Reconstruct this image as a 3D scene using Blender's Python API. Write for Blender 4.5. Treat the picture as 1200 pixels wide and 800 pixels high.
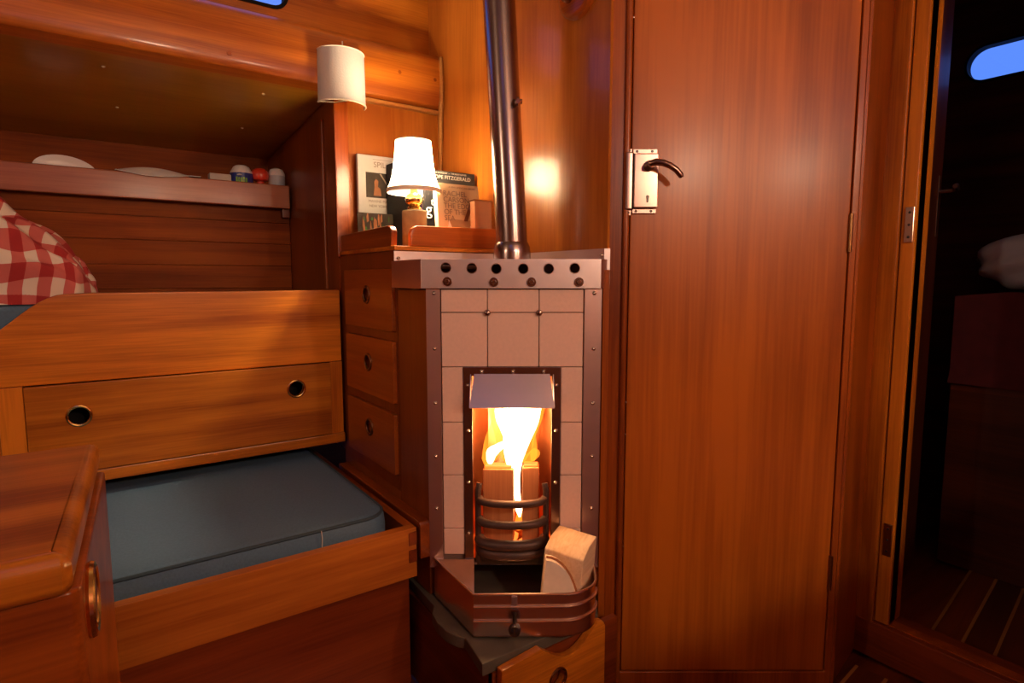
import bpy, bmesh, math, random
from mathutils import Vector, Matrix
random.seed(7)
sc = bpy.context.scene
for o in list(bpy.data.objects): bpy.data.objects.remove(o)
COL = sc.collection
PI = math.pi
# ship frame: x runs forward along the port side, y runs out to the port hull, z up
TH = math.radians(54.5); SN, CS = math.sin(TH), math.cos(TH)
ROT = -(PI/2-TH)                                    # pieces set diagonally across the corner
def D(X, Y): return (X*SN+Y*CS, -X*CS+Y*SN)         # diagonal frame (across, away) -> ship frame

# ------------------------------------------------------------------ camera
cam = bpy.data.cameras.new('camera'); camo = bpy.data.objects.new('camera', cam); COL.objects.link(camo)
camo.location = (0, 0, .88); camo.rotation_euler = (math.radians(84), 0, ROT)
cam.sensor_width = 36; cam.lens = 690/1200*36; cam.clip_start = .01
sc.camera = camo
# ------------------------------------------------------------------ sky and exposure
w = bpy.data.worlds.new('dusk_sky'); sc.world = w; w.use_nodes = True
bg = w.node_tree.nodes['Background']; bg.inputs[0].default_value = (.10, .25, .95, 1); bg.inputs[1].default_value = .85
sc.view_settings.view_transform = 'Standard'; sc.view_settings.look = 'None'
sc.view_settings.gamma = 1; sc.view_settings.use_curve_mapping = False
sc.view_settings.exposure = 0.55
P_SCONCE, P_SCONCE2, P_LAMP, P_FIRE, P_AFT_FILL = 21, 11, 11.0, 3.6, 13
WARM = (1, .78, .55)

# ------------------------------------------------------------------ materials
def newmat(name):
    m = bpy.data.materials.new(name); m.use_nodes = True
    return m, m.node_tree.nodes, m.node_tree.links, m.node_tree.nodes['Principled BSDF']
def plain(name, col, rough=.5, metal=0, coat=0, noise=0, nscale=40, bump=0, emis=None, estr=0):
    m, N, L, b = newmat(name)
    b.inputs['Base Color'].default_value = (*col, 1); b.inputs['Roughness'].default_value = rough
    b.inputs['Metallic'].default_value = metal; b.inputs['Coat Weight'].default_value = coat; b.inputs['Coat Roughness'].default_value = .12
    if noise or bump:
        tc = N.new('ShaderNodeTexCoord'); n = N.new('ShaderNodeTexNoise'); n.inputs['Scale'].default_value = nscale; n.inputs['Detail'].default_value = 4
        L.new(tc.outputs['Object'], n.inputs['Vector'])
        if noise:
            mx = N.new('ShaderNodeMix'); mx.data_type = 'RGBA'
            mx.inputs[6].default_value = (*[c*(1-noise) for c in col], 1); mx.inputs[7].default_value = (*[min(1, c*(1+noise)) for c in col], 1)
            L.new(n.outputs['Fac'], mx.inputs[0]); L.new(mx.outputs[2], b.inputs['Base Color'])
        if bump:
            bp = N.new('ShaderNodeBump'); bp.inputs['Strength'].default_value = bump; bp.inputs['Distance'].default_value = .002
            L.new(n.outputs['Fac'], bp.inputs['Height']); L.new(bp.outputs[0], b.inputs['Normal'])
    if emis:
        b.inputs['Emission Color'].default_value = (*emis, 1); b.inputs['Emission Strength'].default_value = estr
    return m
def wood(name, dark, light, axis='x', rough=.32, coat=.32, crough=.22, across=16, along=.9, var=.25):
    m, N, L, b = newmat(name)
    tc = N.new('ShaderNodeTexCoord'); oi = N.new('ShaderNodeObjectInfo')
    mul = N.new('ShaderNodeMath'); mul.operation = 'MULTIPLY'; mul.inputs[1].default_value = 9.0; L.new(oi.outputs['Random'], mul.inputs[0])
    add = N.new('ShaderNodeVectorMath'); add.operation = 'ADD'; L.new(tc.outputs['Object'], add.inputs[0]); L.new(mul.outputs[0], add.inputs[1])
    def mp(al, ac):
        v = N.new('ShaderNodeMapping'); s = [ac]*3; s['xyz'.index(axis)] = al
        v.inputs['Scale'].default_value = s; L.new(add.outputs[0], v.inputs['Vector']); return v
    n1 = N.new('ShaderNodeTexNoise'); n1.inputs['Scale'].default_value = 1; n1.inputs['Detail'].default_value = 4; n1.inputs['Distortion'].default_value = .5
    L.new(mp(along, across).outputs[0], n1.inputs['Vector'])
    n2 = N.new('ShaderNodeTexNoise'); n2.inputs['Scale'].default_value = 1; n2.inputs['Detail'].default_value = 2
    L.new(mp(along*9, across*16).outputs[0], n2.inputs['Vector'])
    n3 = N.new('ShaderNodeTexNoise'); n3.inputs['Scale'].default_value = 1.7; n3.inputs['Detail'].default_value = 1
    L.new(mp(1.2, 3.5).outputs[0], n3.inputs['Vector'])
    ad = N.new('ShaderNodeMath'); ad.operation = 'MULTIPLY_ADD'; ad.inputs[1].default_value = .35; L.new(n2.outputs['Fac'], ad.inputs[0])
    ad2 = N.new('ShaderNodeMath'); ad2.operation = 'MULTIPLY_ADD'; ad2.inputs[1].default_value = .55; L.new(n3.outputs['Fac'], ad2.inputs[0]); ad2.inputs[2].default_value = -.42
    L.new(ad2.outputs[0], ad.inputs[2])
    sm = N.new('ShaderNodeMath'); sm.operation = 'ADD'; L.new(n1.outputs['Fac'], sm.inputs[0]); L.new(ad.outputs[0], sm.inputs[1])
    cr = N.new('ShaderNodeValToRGB'); cr.color_ramp.elements[0].position = .33; cr.color_ramp.elements[1].position = .69
    cr.color_ramp.elements[0].color = (*dark, 1); cr.color_ramp.elements[1].color = (*light, 1)
    L.new(sm.outputs[0], cr.inputs[0])
    hv = N.new('ShaderNodeHueSaturation'); mr = N.new('ShaderNodeMapRange'); mr.inputs[3].default_value = 1-var; mr.inputs[4].default_value = 1+var
    L.new(oi.outputs['Random'], mr.inputs[0]); L.new(mr.outputs[0], hv.inputs['Value']); L.new(cr.outputs[0], hv.inputs['Color'])
    L.new(hv.outputs[0], b.inputs['Base Color'])
    b.inputs['Roughness'].default_value = rough; b.inputs['Coat Weight'].default_value = coat; b.inputs['Coat Roughness'].default_value = crough
    b.inputs['Specular IOR Level'].default_value = .3
    bp = N.new('ShaderNodeBump'); bp.inputs['Strength'].default_value = .08; bp.inputs['Distance'].default_value = .002
    L.new(n1.outputs['Fac'], bp.inputs['Height']); L.new(bp.outputs[0], b.inputs['Normal']); L.new(bp.outputs[0], b.inputs['Coat Normal'])
    return m
M = {}
RD, RL = (.19, .030, .003), (.44, .092, .008)      # red mahogany
OD, OL = (.30, .062, .004), (.66, .195, .014)      # orange mahogany
for ax in 'xyz':
    M['red_'+ax] = wood('red_mahogany_'+ax, RD, RL, ax)
    M['org_'+ax] = wood('orange_mahogany_'+ax, OD, OL, ax)
    M['dark_'+ax] = wood('dark_mahogany_'+ax, (.10, .014, .003), (.24, .042, .007), ax, rough=.38)
M['gloom_z'] = wood('unlit_cabin_mahogany_z', (.05, .008, .003), (.11, .020, .005), 'z', rough=.5, coat=.1)  # mahogany darkened: the forward cabin's dimness is put into its colour
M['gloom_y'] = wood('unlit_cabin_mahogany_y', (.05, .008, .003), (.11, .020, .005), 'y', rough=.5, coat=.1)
M['bulk'] = wood('bulkhead_veneer', (.34, .085, .008), (.55, .17, .02), 'z', across=9, var=.05, crough=.12)
M['door'] = wood('door_veneer', (.27, .052, .004), (.50, .120, .009), 'z', across=10, along=.5, var=0, rough=.36, crough=.22, coat=.16)
M['side'] = wood('cabinet_side_veneer', (.17, .032, .005), (.28, .062, .009), 'z', across=8, var=.05, coat=.2)
M['drawerface'] = wood('small_drawer_mahogany', (.28, .052, .005), (.44, .098, .010), 'y', across=14, var=.12, coat=.35)
M['deckhead'] = wood('varnished_deckhead', (.46, .215, .022), (.62, .30, .035), 'x', rough=.33, across=6, var=0, crough=.14)  # base colour raised to stand in for light reflected by the varnish
M['lining'] = wood('lining_mahogany', (.14, .024, .003), (.27, .058, .006), 'x', rough=.55, coat=0)
M['lining'].node_tree.nodes['Principled BSDF'].inputs['Specular IOR Level'].default_value = .12
M['holly'] = wood('holly_strip', (.35, .13, .03), (.55, .24, .06), 'x', var=.1)
M['sole'] = wood('sole_teak', (.09, .016, .004), (.18, .035, .007), 'x', rough=.4, coat=.2)
M['firewood'] = wood('fresh_split_wood', (.62, .38, .22), (.85, .62, .42), 'y', rough=.8, coat=0, var=.05)
M['endgrain'] = plain('end_grain', (.85, .64, .48), .85, noise=.12, nscale=60)
M['log'] = wood('burning_log', (.30, .09, .03), (.50, .18, .07), 'z', rough=.85, coat=0, var=.1)
M['steel'] = plain('brushed_steel', (.82, .70, .68), .40, 1, noise=.1, nscale=25)
M['steel2'] = plain('polished_steel', (.76, .63, .62), .36, 1, noise=.08, nscale=12)
M['strip'] = plain('steel_edge_strip', (.72, .52, .48), .38, 1, noise=.15, nscale=9)
M['flue'] = plain('flue_steel', (.36, .27, .25), .24, 1, noise=.12, nscale=14)
M['tile'] = plain('buff_tile', (.82, .52, .41), .55, 0, .05, noise=.08, nscale=140, bump=.15)
M['grout'] = plain('grout', (.22, .12, .09), .9)
M['traysteel'] = plain('tray_steel', (.88, .66, .56), .24, 1, noise=.08, nscale=12)
M['iron'] = plain('cast_iron', (.10, .055, .045), .5, .6, noise=.3, nscale=50, bump=.3)
M['firebox'] = plain('firebox_firelit_steel', (.62, .30, .15), .28, 1, noise=.25, nscale=18)  # stainless walls; the fire's reflection is put into the copper tint
M['black'] = plain('black_enamel', (.02, .014, .012), .2, 0, .6)
M['brass'] = plain('brass', (.80, .50, .16), .2, 1)
M['oldbrass'] = plain('aged_brass', (.30, .15, .06), .3, 1)
M['nickel'] = plain('warm_nickel', (.46, .31, .26), .30, 1, noise=.15, nscale=30)
M['bronze'] = plain('dark_bronze', (.28, .17, .13), .25, 1)
M['glintscrew'] = plain('painted_glint_screw', (.85, .72, .52), .35)  # pale colour stands in for the glint of light on screw heads
M['screw'] = plain('screw_steel', (.7, .6, .5), .25, 1)
M['slate'] = plain('slate', (.115, .085, .058), .6, 0, .0, noise=.3, nscale=30, bump=.3)
M['blue'] = plain('blue_canvas', (.085, .155, .240), .9, noise=.2, nscale=220, bump=.35)
M['bluepipe'] = plain('blue_piping', (.032, .06, .085), .85)
M['white'] = plain('white_china', (.86, .80, .78), .3, 0, .3)
M['loosepaper'] = plain('loose_paper', (.88, .84, .82), .8)
M['paper'] = plain('white_paper', (.66, .62, .58), .8)
M['cream'] = plain('cream_paper', (.62, .48, .28), .8)
M['shade_off'] = plain('cream_linen', (.60, .52, .48), .9, noise=.06, nscale=260, bump=.2)
M['trimband'] = plain('shade_trim', (.78, .66, .52), .8)
M['stone'] = plain('pale_stone', (.22, .16, .09), .8, noise=.45, nscale=45, bump=.5)
M['ink'] = plain('dark_ink', (.08, .05, .035), .7)
M['greyink'] = plain('grey_ink', (.26, .20, .16), .7)
M['bookblack'] = plain('black_cover', (.012, .010, .010), .65)
M['bookpurple'] = plain('purple_cover', (.13, .06, .15), .5)
M['bookblue'] = plain('blue_cover', (.18, .30, .42), .5)
M['bookorange'] = plain('orange_cover', (.55, .16, .03), .5)
M['letter'] = plain('white_letter', (.8, .76, .7), .6)
M['green'] = plain('green_print', (.02, .07, .012), .6)
M['photo'] = plain('dark_photo_print', (.022, .014, .010), .65, noise=.8, nscale=22)
M['skin'] = plain('lit_print', (.16, .06, .025), .6, noise=.3, nscale=60)
M['blockbook'] = plain('kraft_page_block', (.55, .30, .16), .8, noise=.06, nscale=200)
M['bottleblue'] = plain('blue_label', (.03, .04, .25), .4)
M['limegreen'] = plain('lime_print', (.25, .50, .05), .5)
M['greybottle'] = plain('grey_plastic', (.50, .50, .54), .4)
M['redplastic'] = plain('red_plastic', (.75, .05, .02), .3, 0, .3)
M['redblanket'] = plain('red_blanket', (.10, .010, .012), .95, noise=.3, nscale=30, bump=.4)
M['bedding'] = plain('pale_bedding', (.55, .52, .58), .9, noise=.1, nscale=20, bump=.2)
for k_ in ('bookblack', 'photo', 'ink', 'bookpurple', 'skin', 'green', 'greyink', 'stone'): M[k_].node_tree.nodes['Principled BSDF'].inputs['Specular IOR Level'].default_value = .08
# table-lamp shade: cloth that lets the bulb through
m, N, L, b = newmat('glowing_shade'); M['shade_on'] = m
tr = N.new('ShaderNodeBsdfTranslucent'); tr.inputs[0].default_value = (.9, .82, .70, 1)
em = N.new('ShaderNodeEmission'); em.inputs[0].default_value = (1, .86, .66, 1); em.inputs[1].default_value = 1.2
ads = N.new('ShaderNodeAddShader'); L.new(tr.outputs[0], ads.inputs[0]); L.new(em.outputs[0], ads.inputs[1])
L.new(ads.outputs[0], N['Material Output'].inputs[0])
# window glass
m, N, L, b = newmat('window_glass'); M['glass'] = m
tr = N.new('ShaderNodeBsdfTransparent'); gl = N.new('ShaderNodeBsdfGlossy'); gl.inputs['Roughness'].default_value = .03
mx = N.new('ShaderNodeMixShader'); mx.inputs[0].default_value = .06
L.new(tr.outputs[0], mx.inputs[1]); L.new(gl.outputs[0], mx.inputs[2]); L.new(mx.outputs[0], N['Material Output'].inputs[0])
# gingham
m, N, L, b = newmat('red_gingham'); M['gingham'] = m
uv = N.new('ShaderNodeTexCoord'); sp = N.new('ShaderNodeSeparateXYZ'); L.new(uv.outputs['UV'], sp.inputs[0])
def half(sock):
    a = N.new('ShaderNodeMath'); a.operation = 'MULTIPLY'; a.inputs[1].default_value = 1/.058; L.new(sock, a.inputs[0])
    f_ = N.new('ShaderNodeMath'); f_.operation = 'FRACT'; L.new(a.outputs[0], f_.inputs[0])
    g = N.new('ShaderNodeMath'); g.operation = 'GREATER_THAN'; g.inputs[1].default_value = .5; L.new(f_.outputs[0], g.inputs[0]); return g
g1, g2 = half(sp.outputs[0]), half(sp.outputs[1])
s_ = N.new('ShaderNodeMath'); L.new(g1.outputs[0], s_.inputs[0]); L.new(g2.outputs[0], s_.inputs[1])
d_ = N.new('ShaderNodeMath'); d_.operation = 'MULTIPLY'; d_.inputs[1].default_value = .5; L.new(s_.outputs[0], d_.inputs[0])
cr = N.new('ShaderNodeValToRGB'); cr.color_ramp.interpolation = 'CONSTANT'
e = cr.color_ramp.elements; e[0].color = (.80, .66, .54, 1); e[1].position = .3; e[1].color = (.58, .13, .11, 1)
e2 = e.new(.8); e2.color = (.38, .022, .022, 1)
L.new(d_.outputs[0], cr.inputs[0]); L.new(cr.outputs[0], b.inputs['Base Color']); b.inputs['Roughness'].default_value = .9
# flames: glowing gas, thin towards the rim of each tongue
def flame(name, c, s, dens):
    m, N, L, b = newmat(name); N.remove(b)
    em = N.new('ShaderNodeEmission'); em.inputs[0].default_value = (*c, 1); em.inputs[1].default_value = s
    tr = N.new('ShaderNodeBsdfTransparent'); mx = N.new('ShaderNodeMixShader')
    tc = N.new('ShaderNodeTexCoord'); mp = N.new('ShaderNodeMapping'); mp.inputs['Scale'].default_value = (55, 55, 14); L.new(tc.outputs['Object'], mp.inputs[0])
    n = N.new('ShaderNodeTexNoise'); n.inputs['Scale'].default_value = 1; L.new(mp.outputs[0], n.inputs['Vector'])
    mr = N.new('ShaderNodeMapRange'); mr.inputs[1].default_value = .3; mr.inputs[2].default_value = .7; mr.inputs[3].default_value = dens*.4; mr.inputs[4].default_value = dens
    L.new(n.outputs['Fac'], mr.inputs[0]); L.new(mr.outputs[0], mx.inputs[0])
    L.new(tr.outputs[0], mx.inputs[1]); L.new(em.outputs[0], mx.inputs[2]); L.new(mx.outputs[0], N['Material Output'].inputs[0]); return m
M['flame_core'] = flame('flame_core', (1, .72, .35), 9, 1.0)
M['flame_outer'] = flame('flame_outer', (1, .22, .015), 2.2, .42)
M['ember'] = plain('glowing_ember', (.2, .03, .01), .9, emis=(1, .16, .02), estr=1.6, noise=.5, nscale=60)

# ------------------------------------------------------------------ mesh helpers
def box(bm, x0, x1, y0, y1, z0, z1, bev=0, seg=2):
    vs = [bm.verts.new((x, y, z)) for x in (x0, x1) for y in (y0, y1) for z in (z0, z1)]
    F = [(0,1,3,2), (4,6,7,5), (0,4,5,1), (2,3,7,6), (0,2,6,4), (1,5,7,3)]
    fs = [bm.faces.new([vs[i] for i in f]) for f in F]
    if bev:
        es = list({e for f in fs for e in f.edges})
        bmesh.ops.bevel(bm, geom=es, offset=bev, segments=seg, profile=.5, affect='EDGES')
    return bm
def B(*a, **k): return box(bmesh.new(), *a, **k)
def mp3(axis, u, v, d): return (d, u, v) if axis == 'x' else ((u, d, v) if axis == 'y' else (u, v, d))
def plate(bm, axis, outer, holes, d0, d1, bev=0):
    es = []
    for loop in [outer]+list(holes):
        vs = [bm.verts.new(mp3(axis, u, v, d0)) for u, v in loop]
        es += [bm.edges.new((vs[i], vs[(i+1) % len(vs)])) for i in range(len(vs))]
    r = bmesh.ops.triangle_fill(bm, use_beauty=True, use_dissolve=False, edges=es)
    fs = [g for g in r['geom'] if isinstance(g, bmesh.types.BMFace)]
    ex = bmesh.ops.extrude_face_region(bm, geom=fs)
    vv = [g for g in ex['geom'] if isinstance(g, bmesh.types.BMVert)]
    bmesh.ops.translate(bm, verts=vv, vec=Vector(mp3(axis, 0, 0, d1-d0)))
    bmesh.ops.recalc_face_normals(bm, faces=bm.faces)
    if bev:
        es = [e for e in bm.edges if len(e.link_faces) == 2 and e.calc_face_angle() > .7]
        bmesh.ops.bevel(bm, geom=es, offset=bev, segments=2, profile=.5, affect='EDGES')
    return bm
def P(axis, outer, holes, d0, d1, bev=0): return plate(bmesh.new(), axis, outer, holes, d0, d1, bev)
def rect(u0, u1, v0, v1): return [(u0, v0), (u1, v0), (u1, v1), (u0, v1)]
def rrect(u0, u1, v0, v1, r, n=6):
    o = []
    for cx, cy, a0 in ((u1-r, v1-r, 0), (u0+r, v1-r, PI/2), (u0+r, v0+r, PI), (u1-r, v0+r, 1.5*PI)):
        o += [(cx+r*math.cos(a0+k*PI/2/n), cy+r*math.sin(a0+k*PI/2/n)) for k in range(n+1)]
    return o
def circ(u, v, r, n=24): return [(u+r*math.cos(2*PI*k/n), v+r*math.sin(2*PI*k/n)) for k in range(n)]
def lathe(bm, prof, c=(0, 0, 0), axis='z', n=28):
    rings = []
    for r, h in prof:
        ring = []
        for k in range(n):
            a = 2*PI*k/n; u, v = r*math.cos(a), r*math.sin(a)
            p = (u, v, h) if axis == 'z' else ((h, u, v) if axis == 'x' else (v, h, u))
            ring.append(bm.verts.new((c[0]+p[0], c[1]+p[1], c[2]+p[2])))
        rings.append(ring)
    for a, b_ in zip(rings, rings[1:]):
        for k in range(n): bm.faces.new((a[k], a[(k+1) % n], b_[(k+1) % n], b_[k]))
    for ring in (rings[0], rings[-1]):
        try: bm.faces.new(ring)
        except Exception: pass
    bmesh.ops.recalc_face_normals(bm, faces=bm.faces)
    return bm
def LT(*a, **k): return lathe(bmesh.new(), *a, **k)
def tube(bm, pts, r, n=12, cap=True):
    pts = [Vector(p) for p in pts]; rings = []
    rr = r if isinstance(r, (list, tuple)) else [r]*len(pts)
    up = None
    for i, p in enumerate(pts):
        t = (pts[min(i+1, len(pts)-1)]-pts[max(i-1, 0)]).normalized()
        if up is None: up = t.orthogonal().normalized()
        up = (up - t*up.dot(t)).normalized(); s = t.cross(up)
        rings.append([bm.verts.new(p+rr[i]*(math.cos(2*PI*k/n)*up+math.sin(2*PI*k/n)*s)) for k in range(n)])
    for a, b_ in zip(rings, rings[1:]):
        for k in range(n): bm.faces.new((a[k], a[(k+1) % n], b_[(k+1) % n], b_[k]))
    if cap: bm.faces.new(rings[0]); bm.faces.new(rings[-1])
    bmesh.ops.recalc_face_normals(bm, faces=bm.faces)
    return bm
def TB(*a, **k): return tube(bmesh.new(), *a, **k)
def torus(c, R, r, axis, n=28, m_=8):
    bm = bmesh.new(); rings = []
    for k in range(n):
        a = 2*PI*k/n; ring = []
        for j in range(m_):
            t = 2*PI*j/m_; q = R+r*math.cos(t); u, v, h = q*math.cos(a), q*math.sin(a), r*math.sin(t)
            p = mp3(axis, u, v, h); ring.append(bm.verts.new((c[0]+p[0], c[1]+p[1], c[2]+p[2])))
        rings.append(ring)
    for k in range(n):
        a, b_ = rings[k], rings[(k+1) % n]
        for j in range(m_): bm.faces.new((a[j], a[(j+1) % m_], b_[(j+1) % m_], b_[j]))
    bmesh.ops.recalc_face_normals(bm, faces=bm.faces)
    return bm
def loops(rings, caps=True):
    bm = bmesh.new(); R_ = [[bm.verts.new(p) for p in ring] for ring in rings]
    for a, b_ in zip(R_, R_[1:]):
        n = len(a)
        for k in range(n): bm.faces.new((a[k], a[(k+1) % n], b_[(k+1) % n], b_[k]))
    if caps: bm.faces.new(R_[0]); bm.faces.new(R_[-1])
    bmesh.ops.recalc_face_normals(bm, faces=bm.faces); return bm
MW = {}
def mesh_of(name, bm, mat, smooth=True):
    me = bpy.data.meshes.new(name); bm.to_mesh(me); bm.free(); me.materials.append(mat)
    if smooth:
        me.shade_smooth()
        me.set_sharp_from_angle(angle=math.radians(38))
    return me
def obj(name, bm, mat, parent=None, world=False, loc=None, label=None):
    """one mesh object; world=True: the mesh was drawn in the ship frame and is moved into its thing's own frame"""
    if world and parent is not None:
        bmesh.ops.transform(bm, matrix=MW[parent.name].inverted(), verts=bm.verts)
    mat = M[mat] if isinstance(mat, str) else mat
    o = bpy.data.objects.new(name, mesh_of(name, bm, mat) if not isinstance(bm, bpy.types.Mesh) else bm); COL.objects.link(o)
    wn_ = o.modifiers.new('weighted_normals', 'WEIGHTED_NORMAL'); wn_.keep_sharp = True
    if parent is not None: o.parent = parent
    if loc: o.location = loc
    MW[o.name] = MW[parent.name].copy() if parent is not None else Matrix.Identity(4)
    if label: o['label'] = label
    return o
def inst(name, me, loc, parent, rot=None):
    o = bpy.data.objects.new(name, me); COL.objects.link(o); o.parent = parent; o.location = loc
    if rot: o.rotation_euler = rot
    MW[o.name] = MW[parent.name] @ Matrix.Translation(loc); return o
def thing(name, label, cat, loc=(0, 0, 0), rotz=0, group=None):
    o = bpy.data.objects.new(name, None); COL.objects.link(o); o.empty_display_size = .05
    o.location = loc; o.rotation_euler = (0, 0, rotz); o['label'] = label; o['category'] = cat
    if group: o['group'] = group
    MW[o.name] = Matrix.Translation(loc) @ Matrix.Rotation(rotz, 4, 'Z'); return o
def tag(o, label, cat, group=None):
    o['label'] = label; o['category'] = cat
    if group: o['group'] = group
    return o
def struct(name, bm, mat, label, cat, loc=None, rotz=0):
    o = obj(name, bm, mat, loc=loc); o.rotation_euler = (0, 0, rotz)
    MW[o.name] = Matrix.Translation(loc or (0, 0, 0)) @ Matrix.Rotation(rotz, 4, 'Z')
    o['kind'] = 'structure'; o['label'] = label; o['category'] = cat; return o
def text(name, s, size, mat, parent, mtx, font_align='LEFT'):
    cu = bpy.data.curves.new('t', 'FONT'); cu.body = s; cu.size = size; cu.align_x = font_align; cu.extrude = .0002
    t = bpy.data.objects.new('t', cu); COL.objects.link(t)
    bpy.context.view_layer.update()
    me = bpy.data.meshes.new_from_object(t.evaluated_get(bpy.context.evaluated_depsgraph_get()))
    bpy.data.objects.remove(t); me.materials.clear(); me.materials.append(M[mat]); me.transform(mtx)
    o = bpy.data.objects.new(name, me); COL.objects.link(o); o.parent = parent; MW[o.name] = MW[parent.name]; return o
def pt_light(name, loc, power, col, size, parent=None):
    l = bpy.data.lights.new(name, 'POINT'); l.energy = power; l.color = col; l.shadow_soft_size = size
    o = bpy.data.objects.new(name, l); COL.objects.link(o); o.location = loc
    if parent is not None: o.parent = parent
    return o
FACE_B = lambda x, y, z: Matrix.Translation((x, y, z)) @ Matrix.Rotation(PI/2, 4, 'X')   # lettering that faces -y
def finger_ring(parent, c, axis, R=.020, mat='brass'):
    return obj('finger_ring', torus(c, R, .0035, axis), mat, parent)
rivet = mesh_of('rivet', LT([(.0001, .0042), (.0022, .0036), (.0038, .0018), (.0044, 0)], axis='y', n=10), M['screw'])
for v in rivet.vertices: v.co.y *= -1
rivet.flip_normals()
bolt = mesh_of('bolt', LT([(.0001, -.010), (.004, -.010), (.0055, -.0075), (.0055, -.0045), (.009, -.0045), (.0098, -.002), (.0098, 0)], axis='y', n=16), M['bronze'])
plug = mesh_of('screw_head', LT([(.0001, -.003), (.003, -.0026), (.0045, 0)], axis='z', n=10), M['glintscrew'])

# ================================================================== THE SETTING
FZ = -.03
# sole: planks with pale strips between them
def sole(name, label, corners, z, x0, x1, y0, y1, ang, org):
    fl = struct(name, P('z', corners, [], z-.05, z-.012), 'sole', label, 'floor')
    n = int((y1-y0)/.062); pm = None; sm = None
    for k in range(n):
        if pm is None:
            pm = mesh_of('plank', B(x0, x1, -.0275, .0275, -.012, 0, bev=.0008, seg=1), M['sole']); sm = mesh_of('pale_strip', B(x0, x1, -.0035, .0035, -.012, -.0006), M['holly'])
        yy = y0+k*.062
        c, s = math.cos(ang), math.sin(ang)
        for nm, me, off in (('plank', pm, 0), ('pale_strip', sm, .031)):
            q = inst(nm, me, (org[0]-s*(yy+off), org[1]+c*(yy+off), z), fl, (0, 0, ang))
    return fl
sole('floor', 'dark plank cabin sole with narrow pale strips between the planks', rect(-1.7, 1.50, -1.05, 1.62), FZ, -1.55, 1.42, -.98, .57, math.radians(5.5), (.06, -.02))
sole('floor_forward', 'dark plank sole of the forward cabin beyond the doorway', rect(1.50, 2.72, -1.05, 1.06), .01, 0, .98, -.72, .58, math.radians(7), (1.60, .02))

struct('floor_subfloor', B(-1.72, 2.74, -1.12, 2.42, FZ-.08, FZ-.052), 'dark_x', 'bilge boards under the sole', 'floor')
struct('wall_hull', B(-1.72, 1.0, 2.39, 2.42, FZ-.06, 1.36), 'dark_x', 'port hull side behind the berth', 'wall')
struct('wall_head_back', B(.90, 1.55, 1.70, 1.72, FZ-.05, 1.92), 'dark_x', 'hull lining of the small compartment behind the door', 'wall')
# port side: carlin beam, cabin side with window, planked lining under the side deck
struct('trim_1', P('x', [(1.575, 1.382), (1.625, 1.376), (1.66, 1.40), (1.66, 1.535), (1.63, 1.537), (1.595, 1.528), (1.572, 1.50), (1.566, 1.45), (1.568, 1.40)], [], -1.65, .872, .003),
       wood('beam_mahogany', (.32, .066, .005), (.64, .18, .014), 'x', rough=.36, across=22, var=0, crough=.14), 'long varnished mahogany carlin beam above the berth', 'beam')
bmw = mesh_of('wood_plug', LT([(.0055, 0), (.0050, -.0012), (.0001, -.0014)], axis='y', n=14), M['red_x'])
for x, z in ((.845, 1.452), (.735, 1.452), (.30, 1.41), (-.15, 1.41)): inst('wood_plug', bmw, (x, 1.5672, z), bpy.data.objects['trim_1'])
wn = rrect(-.34, .462, 1.578, 1.76, .035)
ws = struct('wall_port_upper', P('y', rect(-1.65, .89, 1.39, 1.90), [wn], 1.66, 1.69), 'org_x', 'varnished cabin side above the beam with a window cut in it', 'wall')
wd = struct('window_1', P('y', rrect(-.344, .466, 1.574, 1.764, .038), [rrect(-.336, .458, 1.582, 1.756, .033)], 1.656, 1.692), 'bookblack', 'long cabin side window with rounded corners above the beam', 'window')
obj('pane', P('y', rrect(-.338, .46, 1.58, 1.758, .033), [], 1.676, 1.680), 'glass', wd)
lin = struct('wall_port', B(-1.65, .92, 2.115, 2.14, .30, 1.19), 'dark_x', 'planked hull lining behind the berth below the shelf', 'wall')
zs = [.70, .785, .853, .925, .998, 1.068, 1.14]
for z0, z1 in zip(zs, zs[1:]):
    obj('plank', B(-1.64, .564, 2.088+random.uniform(0, .003), 2.115, z0+.0004, z1-.0004, bev=.0012, seg=1), 'lining', lin)
struct('wall_port_back', B(-1.65, .92, 2.36, 2.39, 1.10, 1.42), 'lining', 'dark lining behind the shelf, under the side deck', 'wall')
dk = struct('ceiling_port', P('x', [(1.60, 1.384), (2.38, 1.322), (2.38, 1.345), (1.60, 1.407)], [], -1.65, .92), 'deckhead', 'glossy brown underside of the side deck above the berth', 'ceiling')
for a_, b_, z_ in [(.056, 1.72, 1), (.409, 1.72, 1), (.09, 2.00, 1), (.415, 2.03, 1), (-.30, 1.72, 1), (-.27, 2.0, 1)]:
    zz = 1.384-(b_-1.60)*.0795
    inst('screw_head', plug, (a_, b_, zz), dk)
pe = struct('wall_berth_end', P('x', [(1.612, .40), (2.37, .40), (2.37, 1.32), (1.612, 1.382)], [], .565, .592), 'side', 'upright panel that closes the forward end of the berth', 'wall')
obj('moulding', B(.558, .566, 1.712, 1.726, .852, 1.33, bev=.002), 'red_z', pe)
obj('front_edge', B(.556, .596, 1.598, 1.614, .94, 1.381, bev=.004), 'red_z', pe)
struct('wall_port_forward', B(.592, .90, 1.612, 1.64, .30, 1.40), 'bulk', 'varnished panel behind the counter under the beam', 'wall')
obj('cover_strip', B(.60, .872, 1.590, 1.612, 1.366, 1.376, bev=.002), 'holly', bpy.data.objects['wall_port_forward'])
# transverse bulkhead beside the stove
fb = struct('wall_forward', B(.875, .90, .888, 1.70, FZ, 1.90), 'bulk', 'tall varnished bulkhead behind the stove pipe', 'wall')
obj('corner_bead', TB([(.870, 1.585, 1.20), (.868, 1.578, 1.33), (.866, 1.568, 1.42), (.868, 1.572, 1.52)], [.004, .007, .008, .005], n=8), 'holly', fb)

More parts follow.
